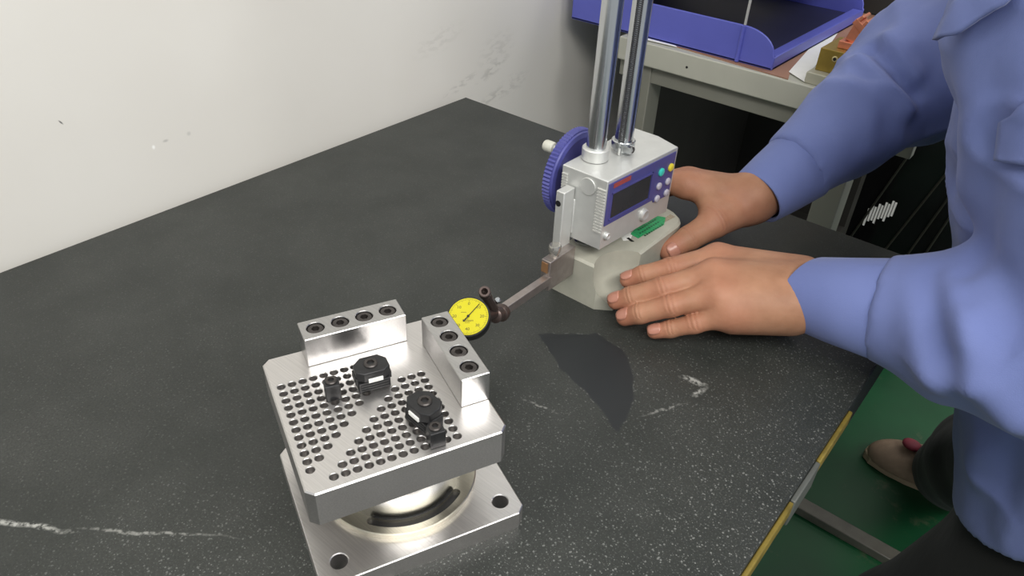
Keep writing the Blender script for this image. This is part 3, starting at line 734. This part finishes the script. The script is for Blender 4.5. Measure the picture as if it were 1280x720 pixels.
# black film-wrapped box under/behind the bench end
bx = thing('wrapped_box', (.47, 1.12, -TZ), 'black plastic wrapped box on the floor beyond the bench end', 'box')
build(MB().box(.33, .60, 1.0, 1.3, -TZ, -.22), 'box_body', CARPET, bx, bevel=.006)
mk = MB()
for k in range(9):
    p = PY(1084 + k*4.2, 268 - k*.9, .999); mk.box(p[0]-.0022, p[0]+.0022, .9975, 1.0, p[2]-.020 - .010*(k % 3 == 0), p[2]+.016 + .006*(k % 2))
build(mk, 'white_scrawl', WHITE, bx)['label'] = 'white smeared lettering'
for x, dx in ((.36, .09), (.44, .10), (.50, .07), (.54, .05)):
    build(MB().tube([(x - .02, .997, -.70), (x + dx, .997, -.24)], .0028, 6), 'film_fold', plain('film_edge', srgb(44, 43, 38), .3), bx)

# ------------------------------------------------------------------ the person
pe = thing('person', (.82, .10, -TZ), 'person in blue work shirt and black trousers steadying the height gauge', 'person')
A3 = lambda *q: np.array(q, float)
def finger_sdf(p, pts, rad):
    d = None
    for i in range(len(pts) - 1):
        c = cone(p, pts[i], pts[i+1], rad[i], rad[i+1]); d = c if d is None else smin(d, c, .003)
    return d
# left hand (near): four fingers flat against the base, thumb tucked under
LW = P(1012, 366, .050)
LF = [([P(897, 322, .050), P(838, 335.5, .043), P(803, 344.5, .034), P(785, 350, .0275)], [.0116, .0097, .0089, .0075]),
      ([P(892, 343, .053), P(828, 360.5, .040), P(789, 371, .0275), P(770, 376.5, .0195)], [.0119, .0099, .0091, .0077]),
      ([P(897, 367, .047), P(838, 382.5, .034), P(800, 392, .0215), P(781, 397, .0130)], [.0115, .0095, .0088, .0075]),
      ([P(912, 392, .036), P(868, 404.5, .0235), P(838, 411, .0145), P(818, 414.5, .0090)], [.0102, .0084, .0076, .0064])]
LT = ([P(985, 350, .040), A3(.552, -.205, .026), A3(.530, -.197, .017), A3(.512, -.205, .0125)], [.016, .012, .0095, .0080])
LC = [P(1004, 341, .050), P(1002, 356, .053), P(1000, 374, .049), P(996, 390, .040)]
LE = A3(.800, -.205, .090)
def left_hand(p):
    d = None
    for pts, rad in LF:
        f = finger_sdf(p, pts, rad); d = f if d is None else smin(d, f, .0012)
    palm = None
    for (pts, rad), c in zip(LF, LC):
        q = cone(p, c, pts[0], .0150, rad[0] + .0010); palm = q if palm is None else smin(palm, q, .024)
    palm = smin(palm, cone(p, P(985, 398, .027), P(915, 400, .026), .0135, .0110), .014)
    palm = smin(palm, cone(p, P(975, 345, .036), P(910, 335, .034), .014, .011), .014)
    d = smin(d, palm, .0075)
    d = smin(d, finger_sdf(p, *LT), .007)
    ax = (LE - LW)/np.linalg.norm(LE - LW)
    sv = P(1004, 347, .050) - P(999, 385, .043); sv = sv - ax*(sv @ ax); sv /= np.linalg.norm(sv)
    fa = smin(cone(p, LW + sv*.0115 - ax*.004, LW + sv*.009 + ax*.12, .0155, .018), cone(p, LW - sv*.0115 - ax*.004, LW - sv*.009 + ax*.12, .0150, .018), .016)
    return smin(d, fa, .012)
# right hand (far): thumb along the base, fingers closed round its end
RW = P(944, 246, .060)
RF = [([A3(.432, -.140, .064), A3(.396, -.150, .061), A3(.3775, -.172, .049), A3(.3765, -.188, .036)], [.0122, .0095, .0085, .0072]),
      ([A3(.424, -.122, .059), A3(.389, -.128, .052), A3(.374, -.148, .038), A3(.3765, -.162, .026)], [.0120, .0096, .0086, .0073]),
      ([A3(.420, -.105, .051), A3(.386, -.110, .041), A3(.373, -.128, .027), A3(.377, -.143, .016)], [.0114, .0092, .0084, .0070]),
      ([A3(.420, -.090, .040), A3(.392, -.092, .028), A3(.380, -.106, .018), A3(.380, -.119, .010)], [.0100, .0080, .0073, .0062])]
RT = ([P(925, 262, .050), P(893, 279, .046), P(861, 298, .036), P(836, 313, .027)], [.0175, .0145, .0120, .0100])
RE = A3(.556, .108, .150)
def right_hand(p):
    d = None
    for pts, rad in RF:
        f = finger_sdf(p, pts, rad); d = f if d is None else smin(d, f, .0015)
    cs = [P(936, 243, .064), P(932, 240, .060), P(934, 240, .052), P(936, 243, .044)]; palm = None
    for (pts, rad), c in zip(RF, cs):
        q = cone(p, c, pts[0], .0140, rad[0] + .0015); palm = q if palm is None else smin(palm, q, .016)
    d = smin(d, palm, .008); d = smin(d, finger_sdf(p, *RT), .012); d = smin(d, cone(p, P(882, 246, .059), P(892, 270, .050), .0105, .012), .010)
    ax = (RE - RW)/np.linalg.norm(RE - RW)
    fa = smin(cone(p, RW + A3(0, 0, .004), RW + A3(0, 0, .004) + ax*.11, .0195, .020), cone(p, RW + A3(0, .004, -.010), RW + A3(0, .004, -.006) + ax*.11, .0190, .020), .02)
    return smin(d, fa, .014)
parts = []
for fn, lo, hi in ((left_hand, (.435, -.345, -.002), (.70, -.13, .09)), (right_hand, (.355, -.245, -.001), (.535, .03, .125))):
    h = .0013; g, l0 = grid(lo, hi, h); V, Q = surf(fn(g), l0, h, 2); parts.append((V, Q))
# the rest of the figure (under the clothes), coarse
SHL, SHR, HIP, NECK = A3(.69, -.165, .275), A3(.675, .205, .30), A3(.91, .02, -.20), A3(.615, .02, .335)
HEAD = A3(.56, .02, .47)
def figure(p):
    d = cone(p, HIP + A3(0, -.06, 0), A3(.775, -.05, .12), .105, .095)
    d = smin(d, cone(p, HIP + A3(0, .06, 0), A3(.775, .09, .12), .105, .095), .06)
    d = smin(d, cone(p, A3(.775, -.05, .12), SHL + A3(0, .05, -.01), .095, .06), .06); d = smin(d, cone(p, A3(.775, .09, .12), SHR + A3(0, -.05, -.01), .095, .06), .06)
    for s, e, w_ in ((SHL, LE, LW), (SHR, RE, RW)):
        d = smin(d, cone(p, s, e, .040, .030), .03); d = smin(d, cone(p, e, e + (w_ - e)*.62, .030, .020), .02)
    d = smin(d, cone(p, A3(.67, .02, .27), NECK + A3(-.02, 0, .05), .055, .052), .04)
    hd = smin(ell(p, HEAD, (.092, .075, .105)), ell(p, HEAD + A3(-.03, 0, -.055), (.062, .054, .065)), .03)
    hd = smin(hd, cone(p, HEAD + A3(-.088, 0, -.002), HEAD + A3(-.108, 0, -.030), .010, .015), .012)
    for s in (-1, 1):
        hd = smin(hd, ell(p, HEAD + A3(.005, s*.076, -.012), (.018, .008, .030)), .006)
        hd = np.maximum(hd, -(cone(p, HEAD + A3(-.100, s*.030, .004), HEAD + A3(-.093, s*.034, .004), .010, .010)) - .006)
    hd = smin(hd, cone(p, HEAD + A3(-.082, -.018, -.068), HEAD + A3(-.082, .018, -.068), .008, .008), .006)
    d = smin(d, hd, .03)
    for s, hipy, ky, ay in ((-1, -.065, -.05, -.04), (1, .10, .34, .60)):
        k = A3(.81, ky, -.47); a = A3(.79, ay, -.74)
        d = smin(d, cone(p, A3(.89, hipy, -.22), k, .072, .050), .05); d = smin(d, cone(p, k, a, .054, .040), .03)
    return d
h = .012; g, l0 = grid((.36, -.34, -.80), (1.04, .70, .62), h); parts.append(surf(figure(g), l0, h, 1))
V = np.concatenate([q[0] for q in parts]); off = np.cumsum([0] + [len(q[0]) for q in parts[:-1]])
Q = np.concatenate([q[1] + o for q, o in zip(parts, off)])
flush = np.zeros(len(V)); crease = np.zeros(len(V))
for pts, rad in LF + RF + [RT]:
    pts = [np.array(q) for q in pts]
    for k, (amp, wd_) in enumerate(((.55, .012), (.55, .008), (.25, .005), (.9, .009))):
        flush = np.maximum(flush, amp*np.exp(-(np.linalg.norm(V - pts[k], axis=1)/(rad[k] + wd_))**4))
    for k, per in ((1, .0042), (2, .0036)):
        ax = pts[k+1] - pts[k-1]; ax /= np.linalg.norm(ax); s = (V - pts[k]) @ ax; rr = np.linalg.norm(V - pts[k] - s[:, None]*ax, axis=1)
        up = ((V - pts[k])[:, 2] > rad[k]*.1)
        crease += np.where((rr < rad[k]*1.25) & up, np.cos(2*math.pi*s/per)*np.exp(-(s/(.0046 if k == 1 else .0028))**2), 0)
body = organic(V, Q, 'body', SKIN, pe, {'flush': flush, 'crease': crease})
# finger nails of the near hand and the far thumb
def nail(tip, prev, r, up, L=.0105, w_=None):
    d = np.array(tip) - np.array(prev); d /= np.linalg.norm(d); u = np.array(up, float); u -= d*(u @ d); u /= np.linalg.norm(u); s = np.cross(d, u)
    w_ = w_ or r*.88; v = []; f = []; nu, nvv = 8, 8; c0 = np.array(tip) - d*.0025
    for i in range(nu + 1):
        a = -1 + 2*i/nu
        for j in range(nvv + 1):
            b = -1 + 2*j/nvv; hx = math.sqrt(max(0, 1 - abs(b)**3.2*.8))
            ang = a*hx*1.02*w_/r; lz = r + .00035 - .0010*max(0, b)**2
            v.append(c0 + d*(b*L*.55 + .0015) + s*math.sin(ang)*lz + u*math.cos(ang)*lz)
    for i in range(nu):
        for j in range(nvv): f.append((i*(nvv+1)+j, i*(nvv+1)+j+1, (i+1)*(nvv+1)+j+1, (i+1)*(nvv+1)+j))
    o = build(MB().add(v, f), 'fingernail', NAIL, body, smooth=60)
    m = o.modifiers.new('solid', 'SOLIDIFY'); m.thickness = .0007; m.offset = 0
upn = A3(.28, -.18, 1)
for (pts, rad), u in zip(LF, (A3(.25, .15, 1), A3(.25, -.1, 1), A3(.25, -.2, 1), A3(.2, -.35, 1))): nail(pts[3], pts[2], (rad[3]*.75 + rad[2]*.25), u)
nail(RT[0][3], RT[0][2], .0102, A3(.8, -.3, .5), .010)

# hair cap
g, l0 = grid(HEAD - .16, HEAD + .16, .006)
hs = np.maximum(ell(g, HEAD + A3(.008, 0, .012), (.100, .084, .108)), -((g - HEAD.astype(np.float32)) @ np.array([.75, 0, .66], np.float32) + .012))
V, Q = surf(hs, l0, .006, 2); organic(V, Q, 'hair', HAIR, pe)

# ---- shirt
# creases of the work shirt as seen on its surface: (line, height, width)
RIDGES = [
    ([(1115, 345), (1130, 390), (1150, 440), (1170, 470)], .013, .015), ([(1205, 360), (1215, 420), (1240, 480), (1275, 520)], .013, .016),
    ([(1165, 345), (1172, 390), (1185, 440)], -.010, .011), ([(1180, 345), (1190, 400), (1215, 470)], .006, .009), ([(1203, 350), (1210, 372)], -.012, .012), ([(1250, 350), (1265, 400)], -.006, .014),
    ([(1085, 342), (1090, 390), (1100, 430)], -.004, .010), ([(1092, 62), (1122, 95), (1142, 120)], -.011, .009), ([(1078, 78), (1110, 112), (1135, 132)], .010, .010), ([(1108, 52), (1128, 78), (1142, 94)], .008, .010), ([(1040, 110), (1080, 118), (1120, 140)], .006, .010),
    ([(1060, 120), (1085, 150), (1080, 190)], .006, .014), ([(1025, 140), (1030, 190), (1045, 235)], -.004, .012), ([(1125, 5), (1130, 30), (1136, 55)], .006, .012),
    ([(1215, 120), (1222, 200), (1215, 300)], .006, .018), ([(1195, 130), (1190, 230)], -.004, .014), ([(1245, 130), (1235, 230), (1225, 320)], -.006, .016),
    ([(1230, 540), (1225, 600)], .004, .012), ([(1265, 560), (1262, 630)], -.004, .012)]
CUL0, CUL1 = P(1001, 366, .049), None
axL = (LE - LW)/np.linalg.norm(LE - LW); axR = (RE - RW)/np.linalg.norm(RE - RW)
def shirt(p):
    fr = lambda z: .685 - .37*z
    d = cone(p, A3(fr(-.36) + .135, -.055, -.36), A3(fr(.20) + .136, -.06, .20), .130, .118)
    d = smin(d, cone(p, A3(fr(-.36) + .135, .085, -.36), A3(fr(.20) + .136, .10, .20), .130, .118), .06)
    d = smin(d, cone(p, A3(fr(.20) + .136, -.06, .20), SHL + A3(0, .05, 0), .118, .075), .05)
    d = smin(d, cone(p, A3(fr(.20) + .136, .10, .20), SHR + A3(0, -.05, 0), .118, .075), .05)
    d = np.maximum(d, -(p[..., 2] + .200 - .75*(p[..., 0] - .765)))                       # hem
    l = smin(cone(p, SHL, LE + A3(.005, 0, .0), .078, .070), cone(p, LE, LW + axL*.030, .070, .0385), .03)
    l = smin(l, cone(p, LE + axL*-.03, LE + axL*-.09, .067, .056), .02)
    l = np.maximum(l, .053 - (p - LW.astype(np.float32)) @ axL.astype(np.float32))
    d = smin(d, l, .018)
    r = smin(cone(p, SHR, RE, .080, .068), cone(p, RE, RW + axR*.030, .066, .034), .03)
    r = np.maximum(r, .053 - (p - RW.astype(np.float32)) @ axR.astype(np.float32))
    return smin(d, r, .02)
h = .0045; g, l0 = grid((.46, -.33, -.36), (1.03, .34, .40), h); V, Q = surf(shirt(g), l0, h, 2)
Nn = normals(V, Q)
bv = BVHTree.FromPolygons(V.tolist(), Q.tolist())
def hit(px, py, off=0.):
    loc, nn_, i, dist = bv.ray_cast(Vector(CAM), Vector(ray(px, py)).normalized())
    return None if loc is None else np.array(loc) + np.array(nn_)*off
def seg_dist(V, pts):
    d = np.full(len(V), 9.)
    for a, b in zip(pts[:-1], pts[1:]):
        ba = b - a; t_ = np.clip(((V - a) @ ba)/(ba @ ba + 1e-12), 0, 1); d = np.minimum(d, np.linalg.norm(V - a - t_[:, None]*ba, axis=1))
    return d
disp = np.zeros(len(V))
for pl, amp, wd_ in RIDGES:
    pts = [hit(*q) for q in pl]; pts = [q for q in pts if q is not None]
    if len(pts) > 1: disp += amp*np.exp(-(seg_dist(V, pts)/wd_)**2)
disp += .0034*vnoise(V*np.array([24, 20, 12])) + .0018*vnoise(V*np.array([60, 45, 30]) + 5)
disp += .0045*(1 - np.abs(vnoise(V*np.array([13, 9, 22]) + 11)))**6
disp *= np.clip((V[:, 2] + .200 - .75*(V[:, 0] - .765))/.03, 0, 1)
near_cuff = np.minimum(np.linalg.norm(V - (LW + axL*.055), axis=1), np.linalg.norm(V - (RW + axR*.055), axis=1))
V = V + Nn*(disp*np.clip((near_cuff - .045)/.04, 0, 1))[:, None]; V = laplace(V, Q, .4)
sh = organic(V, Q, 'shirt', WORKBLUE, pe)
bv = BVHTree.FromPolygons(V.tolist(), Q.tolist())
def cuff(c0, ax, L, r0, r1, up, flat, shear=0.):
    u = np.array(up, float); u -= ax*(u @ ax); u /= np.linalg.norm(u); s = np.cross(ax, u); v = []; f = []; n = 48
    prof = [(0.004, r0 - .0030), (0, r0 - .0016), (0, r0), (.0012, r0 + .0006), (L*.5, (r0 + r1)/2 + .0012), (L - .001, r1 + .001), (L, r1), (L + .0005, r1 - .004)]
    for h_, r in prof:
        for k in range(n):
            a = 2*math.pi*k/n; w_ = 1 + .02*math.sin(3*a + h_*40); q = (u*math.cos(a)*flat + s*math.sin(a))*r*w_; v.append(c0 + ax*(h_ + shear*q[1]*max(0., 1 - h_/L)) + q)
    for i in range(len(prof) - 1):
        for k in range(n): j = (k+1) % n; f.append((i*n+k, i*n+j, (i+1)*n+j, (i+1)*n+k))
    return build(MB().add(v, f), 'cuff', WORKBLUE, sh, smooth=50)
cuff(LW - axL*.003, axL, .060, .0315, .0405, (.3, -.5, 1), .94, .42)
cuff(RW + axR*.004 + A3(0, 0, -.003), axR, .060, .0300, .0375, (.3, -.5, 1), .95)
# pieces that lie on the shirt: pocket, placket, seam lines
def strip(pl, width, off, name, m=WORKBLUE, th=.0010):
    pts = [hit(x, y, off) for x, y in pl]; pts = [q for q in pts if q is not None]; v = []; f = []
    if len(pts) < 2: return
    for i, q in enumerate(pts):
        d = pts[min(i+1, len(pts)-1)] - pts[max(i-1, 0)]; vv = CAM - q; s = np.cross(d, vv); s /= np.linalg.norm(s); nn_ = np.cross(s, d); nn_ /= np.linalg.norm(nn_)
        if nn_ @ vv < 0: nn_ = -nn_
        v += [q - s*width/2, q - s*width/2 + nn_*th, q + s*width/2 + nn_*th, q + s*width/2]
    for i in range(len(pts) - 1):
        for k in range(4): f.append((i*4+k, i*4+(k+1) % 4, i*4+4+(k+1) % 4, i*4+4+k))
    f += [(3, 2, 1, 0), tuple(range(len(v)-4, len(v)))]
    return build(MB().add(v, f), name, m, sh, smooth=50)
def lerp(pl, n=5):
    o = []
    for a, b in zip(pl[:-1], pl[1:]): o += [(a[0] + (b[0]-a[0])*k/n, a[1] + (b[1]-a[1])*k/n) for k in range(n)]
    return o + [pl[-1]]
def cloth_patch(quad, name, off=.002, n=10, th=.0015):
    """quad of pixels TL, TR, BR, BL laid onto the shirt surface"""
    v = []; f = []
    for i in range(n + 1):
        for j in range(n + 1):
            a, b = i/n, j/n
            x = (quad[0][0]*(1-b) + quad[1][0]*b)*(1-a) + (quad[3][0]*(1-b) + quad[2][0]*b)*a
            y = (quad[0][1]*(1-b) + quad[1][1]*b)*(1-a) + (quad[3][1]*(1-b) + quad[2][1]*b)*a
            q = hit(x, y, off)
            if q is None: return None
            v.append(q)
    for i in range(n):
        for j in range(n): f.append((i*(n+1)+j, (i+1)*(n+1)+j, (i+1)*(n+1)+j+1, i*(n+1)+j+1))
    o = build(MB().add(v, f), name, WORKBLUE, sh, smooth=60)
    m = o.modifiers.new('solid', 'SOLIDIFY'); m.thickness = th; m.offset = 1; return o
SEAM = cloth('shirt_seam', srgb(70, 82, 140), srgb(78, 92, 152))
cloth_patch([(1212, 58), (1330, 0), (1330, 330), (1181, 322)], 'left_front', .0012, 14, .0022)
cloth_patch([(1258, 150), (1330, 95), (1340, 215), (1250, 200)], 'chest_pocket', .0045)
# collar
cloth_patch([(1210, 12), (1310, -70), (1290, -8), (1191, 54)], 'collar', .010, 10, .0035)

# ---- trousers and shoes
def trousers(p):
    d = None
    for hipy, ky, ay in ((-.065, -.05, -.04), (.10, .34, .60)):
        k = A3(.81 if ky > 0 else .795, ky, -.47); a = A3(.79, ay, -.735)
        q = smin(cone(p, A3(.885, hipy, -.20), k, .098, .078), cone(p, k, a, .080, .074), .03); d = q if d is None else smin(d, q, .03)
    d = smin(d, cone(p, A3(.90, -.05, -.20), A3(.90, .09, -.20), .112, .112), .05)
    return np.maximum(np.maximum(d, p[..., 2] + .10), -(p[..., 2] + TZ - .045))
h = .007; g, l0 = grid((.66, -.22, -.80), (1.04, .72, -.06), h); V, Q = surf(trousers(g), l0, h, 2)
Nn = normals(V, Q); V = V + Nn*(.004*vnoise(V*np.array([18, 18, 9])))[:, None]; organic(V, Q, 'trousers', TROUSER, pe)
def shoe(cx, cy, rot):
    R = Matrix.Rotation(rot, 4, 'Z'); g, l0 = grid((-.20, -.08, 0), (.14, .08, .13), .005)
    up = smin(ell(g, (-.10, 0, .020), (.085, .047, .046)), cone(g, A3(-.06, 0, .03), A3(.06, 0, .04), .040, .038), .03)
    up = smin(up, cone(g, A3(.045, 0, .05), A3(.06, 0, .085), .038, .036), .02); up = np.maximum(up, .012 - g[..., 2])
    V, Q = surf(up, l0, .005, 2); V = np.array([tuple(R @ Vector(q)) for q in V]) + A3(cx, cy, -TZ)
    o = organic(V, Q, 'shoe', SHOE, pe)
    pts = [(-.188 + .006, 0)]; ol = []
    for k in range(40):
        a = 2*math.pi*k/40; rx, ry = (.128 if math.cos(a) < 0 else .12), .047; wv = 1 + .015*math.sin(a*16)
        x, y = -.06 + rx*math.cos(a)*wv, ry*math.sin(a)*wv*(1 if math.cos(a) < .2 else .86); ol.append(tuple((R @ Vector((x, y, 0)) + Vector((cx, cy, 0)))[:2]))
    build(MB().prism(ol, -TZ + .0005, -TZ + .022, .003), 'sole', SOLE, o, bevel=.002)
    c = R @ Vector((-.035, 0, 0)); b = MB().lathe([(.030, .070), (.037, .075), (.037, .088), (.030, .092)], (cx + (R @ Vector((.035, 0, 0)))[0], cy + (R @ Vector((.035, 0, 0)))[1], -TZ), (-.25, 0, 1), 24)
    build(b, 'ankle_trim', PINK, o, smooth=50)
shoe(.815, .640, .20)
q = P(1140, 556, -TZ + .080); V, Q = surf(ell(grid(q - .05, q + .05, .004)[0], q, (.020, .016, .010)), q - .05, .004, 1); organic(V, Q, 'shoe_tongue', PINK, pe)['label'] = 'pink trim at the shoe opening'; shoe(.79, -.04, .0)
